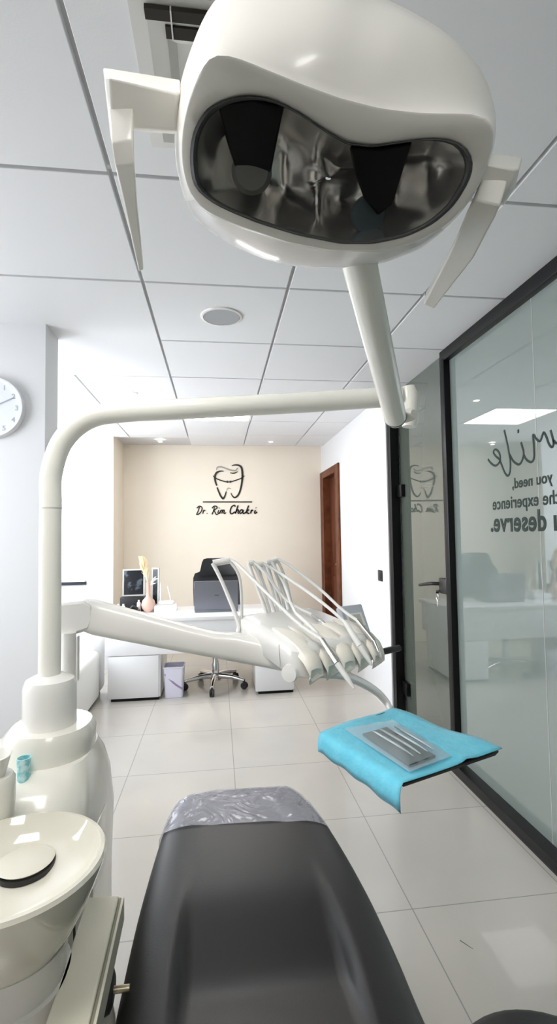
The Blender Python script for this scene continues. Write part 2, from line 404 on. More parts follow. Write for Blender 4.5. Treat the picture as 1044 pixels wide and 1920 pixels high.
# logo on the back wall
sg = thing('wall_sign', 'black tooth logo and script name on the beige back wall', 'sign', (.12, 5.829, 1.55))
lg = MB(); lgg = MB(); tx = MB()
YS = 5.8295
def zl(m, pts, w): ribbon(m, [onY(x/6.525+340, y/6.525+860, YS) for x, y in pts], [(q*1.1+3)/6.525*5.83/F for q in w] if isinstance(w, list) else w/6.525*5.83/F, (0, -1, 0), .006)
zl(lg, [(520, 152), (470, 155), (432, 172), (412, 210), (412, 255), (422, 300), (434, 330)], [3, 14, 20, 20, 20, 17, 14])
zl(lg, [(437, 352), (455, 400), (480, 455), (510, 488), (532, 455), (549, 400)], [13, 15, 17, 19, 14, 8])
zl(lg, [(615, 88), (650, 78), (700, 82), (735, 112), (746, 180), (745, 240), (735, 320), (715, 400), (690, 450), (655, 476), (625, 458), (605, 420)], [4, 10, 16, 20, 21, 20, 18, 17, 17, 15, 10, 3])
zl(lg, [(595, 172), (640, 179), (690, 158)], [3, 13, 3])
zl(lg, [(385, 208), (410, 232), (460, 258), (540, 282), (600, 284), (680, 260), (735, 238), (772, 210)], [3, 9, 10, 10, 10, 10, 9, 3])
zl(lgg, [(430, 142), (437, 108), (480, 100), (540, 118), (600, 140), (660, 145), (686, 116)], [4, 10, 13, 12, 12, 12, 8])
for x in (562, 600):
    c = onY(x/6.525+340, 283/6.525+860, YS); lg.lathe([(.0001, 0), (.013, 0), (.013, .008), (.0001, .008)], c, axis=(0, -1, 0), n=20)
lg.build('tooth_emblem', 'ink', sg); o = lgg.build('tooth_emblem', 'inkg', sg); o['label'] = 'pale grey wave on top of the tooth'
lgg = MB(); zl(lgg, [(552, 392), (570, 362), (606, 366)], [5, 9, 5]); o = lgg.build('tooth_emblem', 'inkg', sg); o['label'] = 'small grey arch between the roots'
ul = MB(); zl(ul, [(262, 530), (865, 530)], 15); ul.build('underline', 'ink', sg)
for pts in ([(222, 590), (205, 640), (185, 684)], [(188, 606), (215, 582), (243, 588), (253, 612), (237, 655), (208, 680), (182, 685)],
            [(262, 634), (268, 642), (262, 674)], [(264, 658), (276, 634), (292, 636)], [(311, 668), (316, 673)],
            [(404, 590), (392, 640), (374, 682)], [(374, 606), (398, 582), (428, 584), (434, 604), (402, 632), (412, 656), (428, 684), (444, 678)],
            [(456, 630), (447, 660), (456, 672), (470, 656)], [(461, 603), (465, 608)],
            [(480, 630), (470, 672), (478, 648), (494, 629), (501, 638), (494, 672), (502, 648), (518, 629), (525, 640), (519, 666), (530, 672), (546, 658)],
            [(658, 588), (648, 571), (616, 588), (597, 635), (601, 668), (625, 672), (652, 648)],
            [(692, 572), (677, 620), (660, 672), (670, 645), (689, 626), (699, 636), (692, 664), (705, 670)],
            [(756, 634), (734, 626), (714, 648), (720, 670), (742, 658), (757, 632), (752, 660), (764, 671), (788, 655)],
            [(822, 574), (802, 625), (786, 672)], [(828, 624), (800, 646), (814, 670), (832, 666)],
            [(848, 632), (853, 640), (846, 672)], [(848, 655), (860, 632), (876, 634)], [(876, 634), (874, 638)], [(906, 630), (894, 658), (903, 669), (926, 652)], [(910, 598), (915, 603)]):
    zl(tx, pts, 13 if pts[0][0] < 560 else 17)
tx.build('lettering', 'ink', sg)

# ------------------------------------------------------------------ ceiling fittings
sp = thing('ceiling_speaker', 'round grey speaker disc set in a ceiling tile', 'speaker', (.028, 2.335, CEIL-.006))
MB().lathe([(.0001, -.004), (.086, -.006), (.088, 0), (.0001, 0)], (.028, 2.335, CEIL-.0005)).build('grille', 'spk', sp)
MB().lathe([(.088, 0), (.088, -.007), (.098, -.005), (.1, 0)], (.028, 2.335, CEIL-.0002), caps=False).build('rim', 'plastic2', sp)
for x, y, lab in ((-.62, 5.5, 'small lit downlight left of the tooth logo near the back wall'), (.605, 5.46, 'small lit downlight right of the tooth logo near the back wall'),
                  (-.61, 3.66, 'small lit downlight above the bend of the white lamp pole'), (.605, 3.66, 'small lit downlight hidden above the straight lamp arm, mirrored in the glass')):
    t = thing('downlight', lab, 'ceiling light', (x, y, CEIL-.004), 'recessed downlights')
    MB().lathe([(.0001, 0), (.022, 0), (.022, -.002), (.0001, -.002)], (x, y, CEIL-.0008)).build('lens', 'dl', t)
    MB().lathe([(.023, 0), (.023, -.005), (.038, -.003), (.04, 0)], (x, y, CEIL-.0002), caps=False).build('trim_ring', 'plastic2', t)
av = thing('air_vent', 'square white ceiling air vent with nested frames behind the lamp head', 'air vent', (.02, 1.13, CEIL-.012))
def sqring(m, cx, cy, r1, r0, z1, z0):
    a = [V((cx+sx*r1, cy+sy*r1, z1)) for sx, sy in ((-1, -1), (1, -1), (1, 1), (-1, 1))]
    b = [V((cx+sx*r0, cy+sy*r0, z0)) for sx, sy in ((-1, -1), (1, -1), (1, 1), (-1, 1))]
    d = [p+V((0, 0, .004)) for p in b]; e = [p+V((0, 0, .004)) for p in a]
    m.rings([a, b, d, e, a], caps=False)
cx, cy = .025, 1.12
m = MB(); sqring(m, cx, cy, .192, .158, CEIL-.003, CEIL-.009); m.build('outer_frame', 'vent', av)
m = MB(); sqring(m, cx, cy, .157, .121, CEIL-.016, CEIL-.004); m.build('vent_frame', 'vent', av)
m = MB(); sqring(m, cx, cy, .120, .10, CEIL-.016, CEIL-.004); m.box(cx-.102, cx+.102, cy-.102, cy+.102, CEIL-.005, CEIL-.003); m.build('vent_frame', 'vent', av)
MB().box(cx-.16, cx+.16, cy-.178, cy-.156, CEIL-.018, CEIL-.008).build('slot', 'slot', av)  # solid dark strips paint the shade inside the vent's near gaps
MB().box(cx-.122, cx+.122, cy-.146, cy-.121, CEIL-.018, CEIL-.008).build('slot', 'slot', av)
MB().box(cx-.11, cx-.107, cy-.179, cy-.120, CEIL-.0195, CEIL-.008).build('slot_divider', 'vent', av)
# ------------------------------------------------------------------ wall clock, switch
ck = thing('wall_clock', 'round white wall clock on the left wall beside the arm pole', 'clock', (-1.06, 2.5, 1.81))
cc = V((-1.072, 2.4995, 1.955)); R = .15
MB().lathe([(R, 0), (R, .028), (R-.004, .034), (R-.012, .034), (R-.014, .022), (R-.014, 0)], cc, n=64, axis=(0, -1, 0), caps=False).build('rim', 'clockr', ck)
MB().lathe([(.0001, 0), (R-.014, 0), (R-.014, .016), (.0001, .016)], cc, n=64, axis=(0, -1, 0)).build('face', 'clockf', ck)
for k in range(1, 13):
    nm = MB(); me = text_mesh(str(k), .034, 1, .0006); bm = bmesh.new(); bm.from_mesh(me); a = k*PI/6; rr = R-.036
    xs = [v.co.x for v in bm.verts]; ys = [v.co.y for v in bm.verts]; mx = (min(xs)+max(xs))/2; my = (min(ys)+max(ys))/2
    for v in bm.verts: x, y, z = v.co; v.co = (cc.x+rr*math.sin(a)+x-mx, cc.y-.0166+z, cc.z+rr*math.cos(a)+y-my)
    nm.merge(bm); nm.build('number', 'clockn', ck)
hh = MB(); e = cc+V((0, -.019, 0))
ribbon(hh, [e+V((-.02, 0, -.01)), e+V((.1, 0, .05))], .004, (0, -1, 0), .002); hh.build('minute_hand', 'clockn', ck)
hh = MB(); e = cc+V((0, -.022, 0)); ribbon(hh, [e, e+V((-.03, 0, -.06))], .006, (0, -1, 0), .002); hh.build('hour_hand', 'clockn', ck)
sw = thing('light_switch', 'square black light switch on the white right wall', 'switch', (1.25, 3.71, .95))
MB().box(1.245, 1.2545, 3.665, 3.755, .955, 1.04, .003).build('plate', 'blackp', sw)
MB().box(1.242, 1.246, 3.685, 3.735, .972, 1.023, .002).build('rocker', 'blackp', sw)

# ------------------------------------------------------------------ back office: desk and things on it
dk = thing('desk', 'long white lacquered desk in front of the beige wall', 'desk', (-.13, 4.45, .36))
MB().box(-.93, .66, 4.13, 4.79, .632, .662, .003).build('desktop', 'lac', dk)
MB().box(-.91, .645, 4.15, 4.175, .366, .630, .002).build('front_panel', 'lac', dk)
sd = MB().box(-.91, -.885, 4.18, 4.76, .366, .630, .002); sd.build('side_panel', 'lac', dk)
sd = MB().box(.62, .645, 4.18, 4.76, .366, .630, .002); sd.build('side_panel', 'lac', dk)
def pedestal(x0, x1, lab):
    t = thing('desk_pedestal', lab, 'cabinet', ((x0+x1)/2, 4.44, 0), 'pedestals under the desk')
    MB().box(x0, x1, 4.17, 4.70, .022, .364, .003).build('body', 'lac', t)
    MB().box(x0-.004, x1-.014, 4.152, 4.168, .024, .360, .002).build('front', 'lac', t)
    MB().box(x0+.02, x1-.01, 4.165, 4.68, 0, .021).build('plinth', 'black', t)
pedestal(-.885, -.475, 'white pedestal box under the left end of the desk, beside the waste bin')
pedestal(.305, .63, 'white pedestal box under the right end of the desk, below the instrument table')
bn = thing('waste_bin', 'small waste bin with pale lavender bag on floor under the desk', 'bin', (-.370, 4.255, 0))
def rrect(cx, cy, hx, hy, r, z, n=6, rot=0):
    out = []
    for qx, qy, a0 in ((1, 1, 0), (-1, 1, PI/2), (-1, -1, PI), (1, -1, 1.5*PI)):
        for k in range(n+1):
            a = a0+PI/2*k/n; p = V((qx*(hx-r)+r*math.cos(a), qy*(hy-r)+r*math.sin(a), 0)); p.rotate(Matrix.Rotation(rot, 3, 'Z')); out.append(V((cx, cy, z))+p)
    return out
m = MB(); m.rings([rrect(-.370, 4.255, .072, .072, .02, .001), rrect(-.370, 4.255, .082, .082, .02, .24), rrect(-.370, 4.255, .086, .086, .02, .243), rrect(-.370, 4.255, .086, .086, .02, .252), rrect(-.370, 4.255, .078, .078, .02, .252), rrect(-.370, 4.255, .07, .07, .02, .03)])
m.build('bucket', 'bin', bn)
m = MB(); ribbon(m, [(-.440, 4.1785, .20), (-.405, 4.1795, .16), (-.355, 4.181, .11), (-.297, 4.1825, .07)], .016, (0, -1, 0), .003); m.build('bag_band', 'purple', bn)

# laptop: grey lid seen from behind
lp = thing('laptop', 'grey laptop seen from behind, lid open on the desk', 'laptop', (-.02, 4.45, .662))
MB().box(-.205, .17, 4.36, 4.62, .663, .681, .005).build('keyboard_base', 'ltop', lp)
m = MB()
a = math.radians(8); y0, z0 = 4.365, .680
m.prism([V((-.207, y0, z0)), V((.172, y0, z0)), V((.172, y0-.258*math.sin(a), z0+.258*math.cos(a))), V((-.207, y0-.258*math.sin(a), z0+.258*math.cos(a)))], (0, .009, 0))
m.build('lid', 'ltop', lp, bev=.003)
def lidp(x, h): return V((x, y0-h*math.sin(a)-.0003, z0+h*math.cos(a)))
m = MB().prism([lidp(-.032, .124), lidp(.006, .124), lidp(.006, .136), lidp(-.032, .136)], (0, -.0008, 0)); m.build('badge', 'dgrey', lp)

# office chair
oc = thing('office_chair', 'black mesh office chair with headrest and chrome star base behind the desk', 'chair', (-.03, 4.42, 0))
cx, cy = -.03, 4.43
MB().lathe([(.0001, .06), (.045, .06), (.045, .11), (.03, .13), (.0001, .13)], (cx, cy, 0)).build('hub', 'chrome', oc)
for k in range(5):
    an = math.radians(-96+72*k); d = V((math.cos(an), math.sin(an), 0)); p = V((cx, cy, 0))+d*.27
    m = MB(); m.tube([V((cx, cy, .10))+d*.03, V((cx, cy, .095))+d*.15, p+V((0, 0, .075))], [.024, .02, .014]); m.build('base_leg', 'chrome', oc)
    m = MB(); q = V((-d.y, d.x, 0))
    for sgn in (-1, 1): m.lathe([(.0001, 0), (.028, 0), (.03, .004), (.03, .012), (.026, .016), (.0001, .016)], p+q*(sgn*.003)+V((0, 0, .0305)), axis=q*sgn, n=20)
    m.tube([p+V((0, 0, .03)), p+V((0, 0, .072))], .007, smooth=False); m.build('castor', 'blackp', oc)
MB().lathe([(.0001, .12), (.032, .12), (.032, .2), (.026, .21), (.026, .3), (.0001, .3)], (cx, cy, 0)).build('gas_column', 'chrome', oc)
MB().lathe([(.0001, .29), (.034, .29), (.034, .40), (.0001, .40)], (cx, cy, 0)).build('column_sleeve', 'blackp', oc)
m = MB(); m.rings([rrect(cx, 4.55, .21, .21, .06, .40), rrect(cx, 4.55, .24, .23, .07, .42), rrect(cx, 4.55, .24, .23, .07, .46), rrect(cx, 4.55, .215, .21, .06, .475)]); m.build('seat', 'meshf', oc)
def curved_panel(cx, zs, y0, th, nx=12, bow=.05):
    """zs: (z, halfwidth, y offset) rows; a shell bent round the sitter"""
    rs = []
    for z, hw, dy in zs:
        f = []; b = []
        for i in range(nx+1):
            t = -1+2*i/nx; y = y0+dy-bow*t*t*(hw/.22)
            f.append(V((cx+hw*t, y, z))); b.append(V((cx+hw*t, y+th, z)))
        rs.append(f+b[::-1])
    return MB().rings(rs)
curved_panel(-.01, [(.50, .15, .02), (.52, .19, 0), (.62, .222, -.02), (.80, .230, 0), (.92, .230, .02), (.962, .215, .03), (.978, .17, .035)], 4.89, .03).build('backrest', 'meshf', oc)
curved_panel(-.005, [(.945, .16, .0), (.965, .178, -.005), (1.0, .165, 0), (1.07, .15, .012), (1.10, .135, .02), (1.108, .10, .024)], 4.875, .04).build('headrest', 'blackp', oc)
m = MB(); m.tube([(cx, 4.6, .40), (cx, 4.93, .42), (cx, 4.965, .55), (cx, 4.955, .85), (cx, 4.93, .99)], .022); m.build('back_spine', 'blackp', oc)

# picture frames, vase, router ... at the left end of the desk
def leaning_frame(name, lab, x0, x1, y, z0, z1, lean, yawr, tint):
    t = thing(name, lab, 'picture frame', ((x0+x1)/2, y, z0))
    R3 = Matrix.Rotation(yawr, 3, 'Z') @ Matrix.Rotation(-lean, 3, 'X'); c = V(((x0+x1)/2, y, z0)); hw = (x1-x0)/2; h = z1-z0
    def bx(m, a0, a1, d0, d1, h0, h1):
        t2 = MB().box(a0, a1, d0, d1, h0, h1); 
        for v in t2.bm.verts: v.co = c + R3 @ v.co
        m.merge(t2.bm)
    w = .012
    m = MB(); bx(m, -hw, -hw+w, -.008, .008, 0, h); bx(m, hw-w, hw, -.008, .008, 0, h); bx(m, -hw+w, hw-w, -.008, .008, 0, w); bx(m, -hw+w, hw-w, -.008, .008, h-w, h); m.build('frame', 'card', t)
    m = MB(); bx(m, -hw+w, hw-w, -.003, .006, w, h-w); m.build('picture', 'photo', t)
    m = MB(); bx(m, -.02, .02, .009, .013, .01, h*.8); m.build('easel_back', 'blackp', t)
    return t
bx1 = MB().box(-.87, -.66, 4.55, 4.68, .663, .79, .004)
ho = thing('desk_organiser', 'black desk organiser holding white pens at the left end of the desk', 'organiser', (-.765, 4.615, .662))
bx1.build('body', 'blackp', ho)
for k, (x, y) in enumerate(((-.845, 4.535), (-.80, 4.53))):
    t = tag(MB().lathe([(.0001, 0), (.016, 0), (.016, .055), (.009, .062), (.009, .075), (.0001, .075)], (x-.03, y-.03, .6625), n=20).build('bottle', 'plastic2'),
        ['small white bottle at the very left end of the desk', 'small white bottle in front of the black desk organiser'][k], 'bottle', 'little bottles on the desk')
t = tag(MB().lathe([(.0001, 0), (.017, 0), (.017, .08), (.008, .09), (.008, .105), (.0001, .105)], (-.70, 4.515, .6625), n=20).build('bottle', 'plastic2'), 'taller white bottle between the organiser and the vase', 'bottle', 'little bottles on the desk')
m = MB(); m.box(-.785, -.685, 4.42, 4.49, .6628, .69, .004); m.tube([(-.765, 4.46, .695), (-.735, 4.455, .72), (-.70, 4.46, .695)], .012)
tag(m.build('telephone', 'blackp'), 'black telephone lying in front of the picture frame on the desk', 'telephone')
leaning_frame('picture_frame', 'larger dark x-ray picture in a pale frame leaning at left end of desk', -.86, -.665, 4.62, .792, 1.035, .12, .08, 0)
leaning_frame('picture_frame', 'narrow dark picture frame standing right of the vase', -.612, -.54, 4.66, .664, 1.04, .04, -.35, 1)
vs = tag(MB().lathe([(.0001, 0), (.028, 0), (.052, .03), (.062, .065), (.052, .1), (.025, .13), (.016, .16), (.017, .25), (.020, .262), (.014, .262), (.012, .15), (.0001, .15)], (-.615, 4.50, .6625), n=28).build('vase', 'rose'), 'rose coloured bulb vase with slim neck on the desk', 'vase')
pg = thing('pampas_grass', 'dried cream pampas plume standing in the rose vase', 'dried grass', (-.615, 4.50, .84))
m = MB(); m.tube([(-.615, 4.50, .83), (-.625, 4.5, .95), (-.66, 4.51, 1.10)], .0025, n=6); m.build('stem', 'pampas', pg)
m = MB()
for k in range(150):
    t = k/150; b = V((-.622-.05*t, 4.50+.01*t, .93+.20*t)); a = random.uniform(0, 2*PI); l = .075*math.sin(PI*(.25+.7*t))+.02
    e = b+V((math.cos(a)*l*.45-.012, math.sin(a)*l*.45, l*.9)); m.tube([b, (b+e)/2+V((0, 0, .006)), e], [.0035, .004, .001], n=5, k=3)
m.build('plume', 'pampas', pg)
m = MB()
for k in range(9):
    t = k/8; b = V((-.60+.03*t, 4.495, .90+.05*t)); e = b+V((.03+.02*math.sin(k*2), -.01*math.cos(k), .02+.012*math.cos(k*3))); m.tube([b, (b+e)/2, e], [.002, .007, .001], n=6, k=3)
m.tube([(-.612, 4.5, .84), (-.60, 4.495, .90), (-.57, 4.495, .955)], .002, n=6)
tag(m.build('leaf_sprig', 'plastic2'), 'small white dried sprig in the vase before the narrow frame', 'dried sprig')
rt_ = thing('wifi_router', 'white router with two upright antennas on the desk', 'router', (-.46, 4.58, .70))
MB().box(-.535, -.40, 4.52, 4.64, .717, .742, .006).build('body', 'plastic2', rt_)
m = MB(); m.tube([(-.524, 4.63, .74), (-.524, 4.64, .895)], .006, smooth=False); m.build('antenna', 'plastic2', rt_)
m = MB(); m.tube([(-.43, 4.63, .74), (-.462, 4.64, .87)], .006, smooth=False); m.build('antenna', 'plastic2', rt_)
tag(MB().box(-.56, -.37, 4.46, 4.66, .6625, .716, .003).build('paper_box', 'lac'), 'flat white box under the router on the desk', 'box')

# white sofa left
so = thing('sofa', 'white leatherette sofa along the left wall beyond the partition', 'sofa', (-1.45, 3.5, 0))
MB().box(-1.74, -.96, 2.78, 4.2, .03, .41, .035, 4).build('seat', 'leather', so)
MB().box(-1.98, -1.745, 2.78, 4.43, .03, .74, .05, 4).build('backrest', 'leather', so)
MB().box(-1.74, -.965, 4.205, 4.45, .03, .60, .07, 5).build('armrest', 'leather', so)
MB().box(-1.9, -1.0, 2.85, 4.38, 0, .032).build('plinth', 'black', so)

# ------------------------------------------------------------------ cuspidor unit with the lamp pole
du = thing('dental_unit', 'ivory dental unit with rinse bowl and tall lamp pole at left', 'dental unit', (-.5, 1.2, 0))
def sect(z, xl, xr, y0, y1, r): return rrect((xl+xr)/2, (y0+y1)/2, (xr-xl)/2, (y1-y0)/2, r, z, 6)
MB().rings([sect(0, -.72, -.31, 1.03, 1.50, .08), sect(.05, -.74, -.295, 1.02, 1.51, .09), sect(.45, -.73, -.292, 1.03, 1.5, .09), sect(.62, -.71, -.282, 1.05, 1.48, .09),
            sect(.72, -.67, -.288, 1.08, 1.46, .09), sect(.77, -.63, -.30, 1.12, 1.45, .09), sect(.80, -.58, -.315, 1.17, 1.44, .09)]).build('body', 'plastic', du)
MB().rings([sect(.798, -.525, -.315, 1.19, 1.425, .1), sect(.845, -.52, -.312, 1.20, 1.42, .1), sect(.862, -.505, -.322, 1.21, 1.41, .09)]).build('base_collar', 'plastic', du)
MB().lathe([(.0001, .862), (.062, .862), (.062, .955), (.056, .972), (.03, .985), (.0001, .985)], (-.418, 1.305, 0), n=48).build('pole_sleeve', 'plastic2', du)
m = MB(); m.tube([(-.418, 1.3, .975), (-.418, 1.3, 1.2), (-.418, 1.3, 1.40), (-.416, 1.3, 1.49), (-.385, 1.297, 1.575), (-.32, 1.292, 1.628), (-.23, 1.285, 1.643), (-.1, 1.27, 1.648), (.2, 1.24, 1.662), (.475, 1.215, 1.678)], .0265, n=28)
m.build('lamp_pole', 'polew', du)
MB().lathe([(.0265, -.0015), (.0272, -.001), (.0272, .001), (.0265, .0015)], (-.418, 1.3, 1.398), n=28, caps=False).build('pole_seam', 'ped', du)
m = MB(); m.tube([(.496, 1.212, 1.597), (.498, 1.212, 1.615), (.498, 1.212, 1.685), (.496, 1.212, 1.703)], [.018, .023, .023, .017], n=20, smooth=False); m.build('arm_end', 'polew', du)
# side panel line and vent label
m = MB(); m.box(-.2846, -.2815, 1.17, 1.30, .52, .66, .001); m.build('side_cover', 'plastic', du)
m = MB(); m.box(-.2818, -.2806, 1.20, 1.225, .56, .635); m.build('label_plate', 'ped', du)
# bowl
bc = V((-.343, .89, 0)); zr = .79
prof = [(.0001, zr-.052), (.05, zr-.051), (.095, zr-.043), (.122, zr-.025), (.135, zr-.006), (.139, zr), (.145, zr-.001), (.148, zr-.007), (.145, zr-.018), (.125, zr-.068), (.10, zr-.115), (.085, zr-.135), (.0001, zr-.135)]
bw = MB().lathe(prof, bc, n=64).build('rinse_bowl', 'ceramic', du)
dcn = bc+V((.0, .058, 0))
MB().lathe([(.0001, zr-.033), (.040, zr-.034), (.048, zr-.038), (.044, zr-.042), (.0001, zr-.042)], dcn, n=40).build('drain_cover', 'ceramic', bw)
MB().lathe([(.0001, zr-.0425), (.0480, zr-.0425), (.0480, zr-.0505), (.0001, zr-.0505)], dcn+V((.0015, -.002, 0)), n=40).build('drain_gap_shade', 'blackp', bw)  # black disc stands in for the shade in the gap under the cover
MB().lathe([(.0001, .60), (.083, .60), (.088, zr-.134), (.0001, zr-.134)], bc, n=48).build('bowl_neck', 'ped', du)
m = MB(); m.rings([sect(0, -.45, -.245, .80, 1.0, .08), sect(.3, -.445, -.25, .80, 1.0, .08), sect(.60, -.435, -.255, .80, .985, .08)]); m.build('bowl_pedestal', 'ped', du)
m = MB(); m.box(-.43, -.30, .99, 1.06, .25, .60, .01); m.build('link_block', 'ped', du)
m = MB(); m.tube([(-.276, 1.004, .60), (-.272, 1.005, .50), (-.27, 1.005, .38)], .0025, n=8); m.build('wire', 'rubber', du)
m = MB(); m.lathe([(.0001, .70), (.040, .70), (.042, .80), (.042, .852), (.037, .86), (.0001, .86)], (-.442, 1.045, 0), n=36); m.build('cup_stand', 'plastic', du)
cp = MB().lathe([(.0001, .8605), (.024, .8605), (.033, .895), (.035, .898), (.033, .899), (.023, .866), (.0001, .865)], (-.442, 1.045, 0), n=32).build('cup', 'plastic2')
tag(cp, 'white cup at the left edge beside the rinse bowl', 'cup')
bp_ = thing('drinking_tumbler', 'small teal plastic tumbler standing behind the rinse bowl', 'tumbler', (-.418, 1.14, .765))
tz = .788
MB().lathe([(.0001, tz), (.013, tz), (.0145, tz+.052), (.013, tz+.052), (.012, tz+.004), (.0001, tz+.004)], (-.428, 1.168, 0), n=28).build('cup_wall', 'teal', bp_)

# ------------------------------------------------------------------ operating lamp
ol = thing('operating_lamp', 'large ivory dental operating lamp with bean shaped reflector window overhead', 'lamp', (.137, .55, 1.6))
N = 120; pc = (615, 335)
def polar(poly):
    """radius of a pixel outline in N directions about the window's middle"""
    out = []
    for i in range(N):
        a = 2*PI*i/N; dx, dy = math.cos(a), math.sin(a); best = 0
        for (x0, y0), (x1, y1) in zip(poly, poly[1:]+poly[:1]):
            x0 -= pc[0]; x1 -= pc[0]; y0 -= pc[1]; y1 -= pc[1]
            ex, ey = x1-x0, y1-y0; det = ex*dy-ey*dx
            if abs(det) < 1e-9: continue
            t = (ex*y0-ey*x0)/det; s = (dx*y0-dy*x0)/det
            if t > 0 and -1e-6 <= s <= 1+1e-6: best = max(best, t)
        out.append(best)
    for _ in range(2): out = [(out[i-1]+2*out[i]+out[(i+1) % N])/4 for i in range(N)]
    return out
TILT = .060/150          # the window looks down: its lower edge lies further from the viewer
def ring(rad, D, f=1.0):
    res = []
    for i in range(N):
        a = 2*PI*i/N; dd = (D(a) if callable(D) else D) + TILT*max(-260, min(200, rad[i]*f*math.sin(a)))
        res.append(onD(pc[0]+rad[i]*f*math.cos(a), pc[1]+rad[i]*f*math.sin(a), dd))
    return res
bean = polar([(357, 300), (362, 250), (385, 208), (420, 187), (470, 179), (515, 188), (560, 212), (610, 245), (650, 268), (700, 275), (750, 268), (800, 260), (840, 258), (870, 272), (886, 300), (880, 335), (850, 385), (810, 420), (760, 443), (700, 456), (640, 456), (560, 440), (480, 415), (410, 385), (365, 355)])
face = polar([(340, 250), (352, 190), (375, 130), (397, 95), (440, 105), (490, 126), (560, 154), (640, 183), (720, 203), (800, 212), (880, 213), (927, 214), (925, 270), (905, 335), (875, 385), (830, 428), (770, 458), (700, 471), (620, 470), (540, 455), (450, 425), (385, 398), (355, 365), (340, 310)])
sil = polar([(327, 250), (331, 190), (345, 130), (366, 70), (390, 15), (430, -30), (520, -62), (620, -62), (700, -10), (760, 15), (820, 50), (870, 90), (900, 125), (918, 165), (930, 210), (930, 260), (916, 310), (890, 365), (850, 415), (790, 465), (720, 492), (640, 503), (560, 500), (500, 487), (430, 457), (365, 412), (345, 372), (330, 310)])
D0 = .55
def mixr(a, b, t): return [x+(y-x)*t for x, y in zip(a, b)]
hs = MB()
hs.rings([ring(bean, D0+.012), ring(bean, D0+.002, 1.004), ring(mixr(bean, face, .1), D0), ring(mixr(bean, face, .90), D0), ring(mixr(bean, face, .975), D0+.001), ring(face, D0+.004),
          ring(mixr(face, sil, .08), D0+.009), ring(mixr(face, sil, .2), D0+.018), ring(mixr(face, sil, .4), D0+.032), ring(mixr(face, sil, .7), D0+.058), ring(mixr(face, sil, .92), D0+.085), ring(sil, D0+.105), ring(sil, D0+.125, .985),
          ring(sil, D0+.15, .9), ring(sil, D0+.165, .7), ring(sil, D0+.17, .4), ring(sil, D0+.172, .08)], caps=False)
hs.build('housing', 'shell', ol, ang=60)
MB().rings([ring(bean, D0+.012, .955), ring(bean, D0-.001, .965), ring(bean, D0-.003, .985), ring(bean, D0-.0005, 1.008), ring(bean, D0+.012, 1.0)], caps=False).build('window_rim', 'rubber', ol)
# faceted reflector bowl
def refl(f):
    res = []
    for i in range(N):
        a = 2*PI*i/N; rr = bean[i]*.975*f; x = pc[0]+rr*math.cos(a); y = pc[1]+rr*math.sin(a)
        lobe = min(abs(x-470), abs(x-715))/130
        D = D0+.012+.082*(1-f**3.2)*(1-.35*min(1, lobe)) + (.0075*math.sin(x*2*PI/105+.6)+.0015*math.sin(x*2*PI/52+1))*(1-f**3)*min(1, f*3)
        res.append(onD(x, y, D+TILT*(y-pc[1])))
    return res
MB().rings([refl(f) for f in (1, .96, .91, .86, .8, .74, .68, .62, .56, .5, .44, .38, .32, .26, .2, .14, .08, .02)], caps=False).build('reflector', 'mirror', ol, ang=60)
MB().rings([ring(bean, D0+.004, f) for f in (.97, .02)], caps=False).build('window_pane', 'lens', ol)
# bulb holders hanging in the reflector
def holder(poly, D1, D2): 
    m = MB(); a = [onD(x, y, D1+TILT*(y-pc[1])) for x, y in poly]; b = [onD(x, y, D2+TILT*(y-pc[1])) for x, y in poly]; m.rings([a, b]); return m
holder([(408, 196), (470, 186), (532, 202), (520, 260), (508, 322), (470, 335), (440, 312), (424, 262)], D0+.012, D0+.05).build('bulb_holder', 'black', ol, bev=.002)
holder([(655, 276), (715, 280), (772, 268), (752, 330), (735, 385), (708, 404), (682, 372), (664, 322)], D0+.012, D0+.05).build('bulb_holder', 'black', ol, bev=.002)
c1 = onD(472, 322, D0+.010); nr = (EYE-c1).normalized()
MB().lathe([(.0001, .006), (.018, .005), (.023, 0), (.023, -.02), (.0001, -.02)], c1, axis=nr, n=32).build('bulb_cap', 'capg', ol)
c1 = onD(690, 402, D0+.075); MB().lathe([(.0001, .004), (.020, .003), (.022, 0), (.0001, 0)], c1, axis=nr, n=32).build('bulb_cap', 'capb', ol)
# clear lower lip
lipo = [i for i in range(N) if 200 < 0 or True]
def lip(t, D, f=1.0): return [onD(pc[0]+(face[i]+(sil[i]-face[i])*t)*f*math.cos(2*PI*i/N), pc[1]+(face[i]+(sil[i]-face[i])*t)*f*math.sin(2*PI*i/N), D+TILT*(face[i]+(sil[i]-face[i])*t)*math.sin(2*PI*i/N)) for i in range(8, 58)]
MB().rings([lip(.05, D0+.004), lip(.35, D0+.022, 1.012), lip(.75, D0+.055, 1.012), lip(1, D0+.10, 1.006)], caps=False, closed=False).build('clear_lip', 'clear', ol)
# side handles
def loft_px(secs, m, tl=0):
    """secs: (pixel polygon, distance) — solid through successive outlines"""
    m.rings([[onD(x, y, D+tl*(y-200)) for x, y in poly] for poly, D in secs]); return m
m = MB()
loft_px([([(206, 146), (330, 176), (330, 244), (252, 238), (238, 258), (212, 258)], .562), ([(196, 144), (338, 172), (338, 250), (250, 244), (243, 262), (208, 262)], .566), ([(193, 127), (338, 150), (338, 252), (250, 246), (243, 264), (208, 264)], .600), ([(197, 130), (336, 154), (336, 250), (250, 244), (243, 262), (210, 262)], .606)], m, TILT)
loft_px([([(202, 200), (250, 200), (248, 262), (209, 268)], .563), ([(209, 262), (250, 258), (252, 310), (216, 312)], .575), ([(224, 340), (253, 335), (257, 380), (232, 382)], .63), ([(254, 474), (267, 470), (269, 506), (260, 509)], .75), ([(257, 480), (265, 478), (266, 503), (261, 505)], .76)], m)
m.build('handle', 'shell', ol, bev=.002)
m = MB()
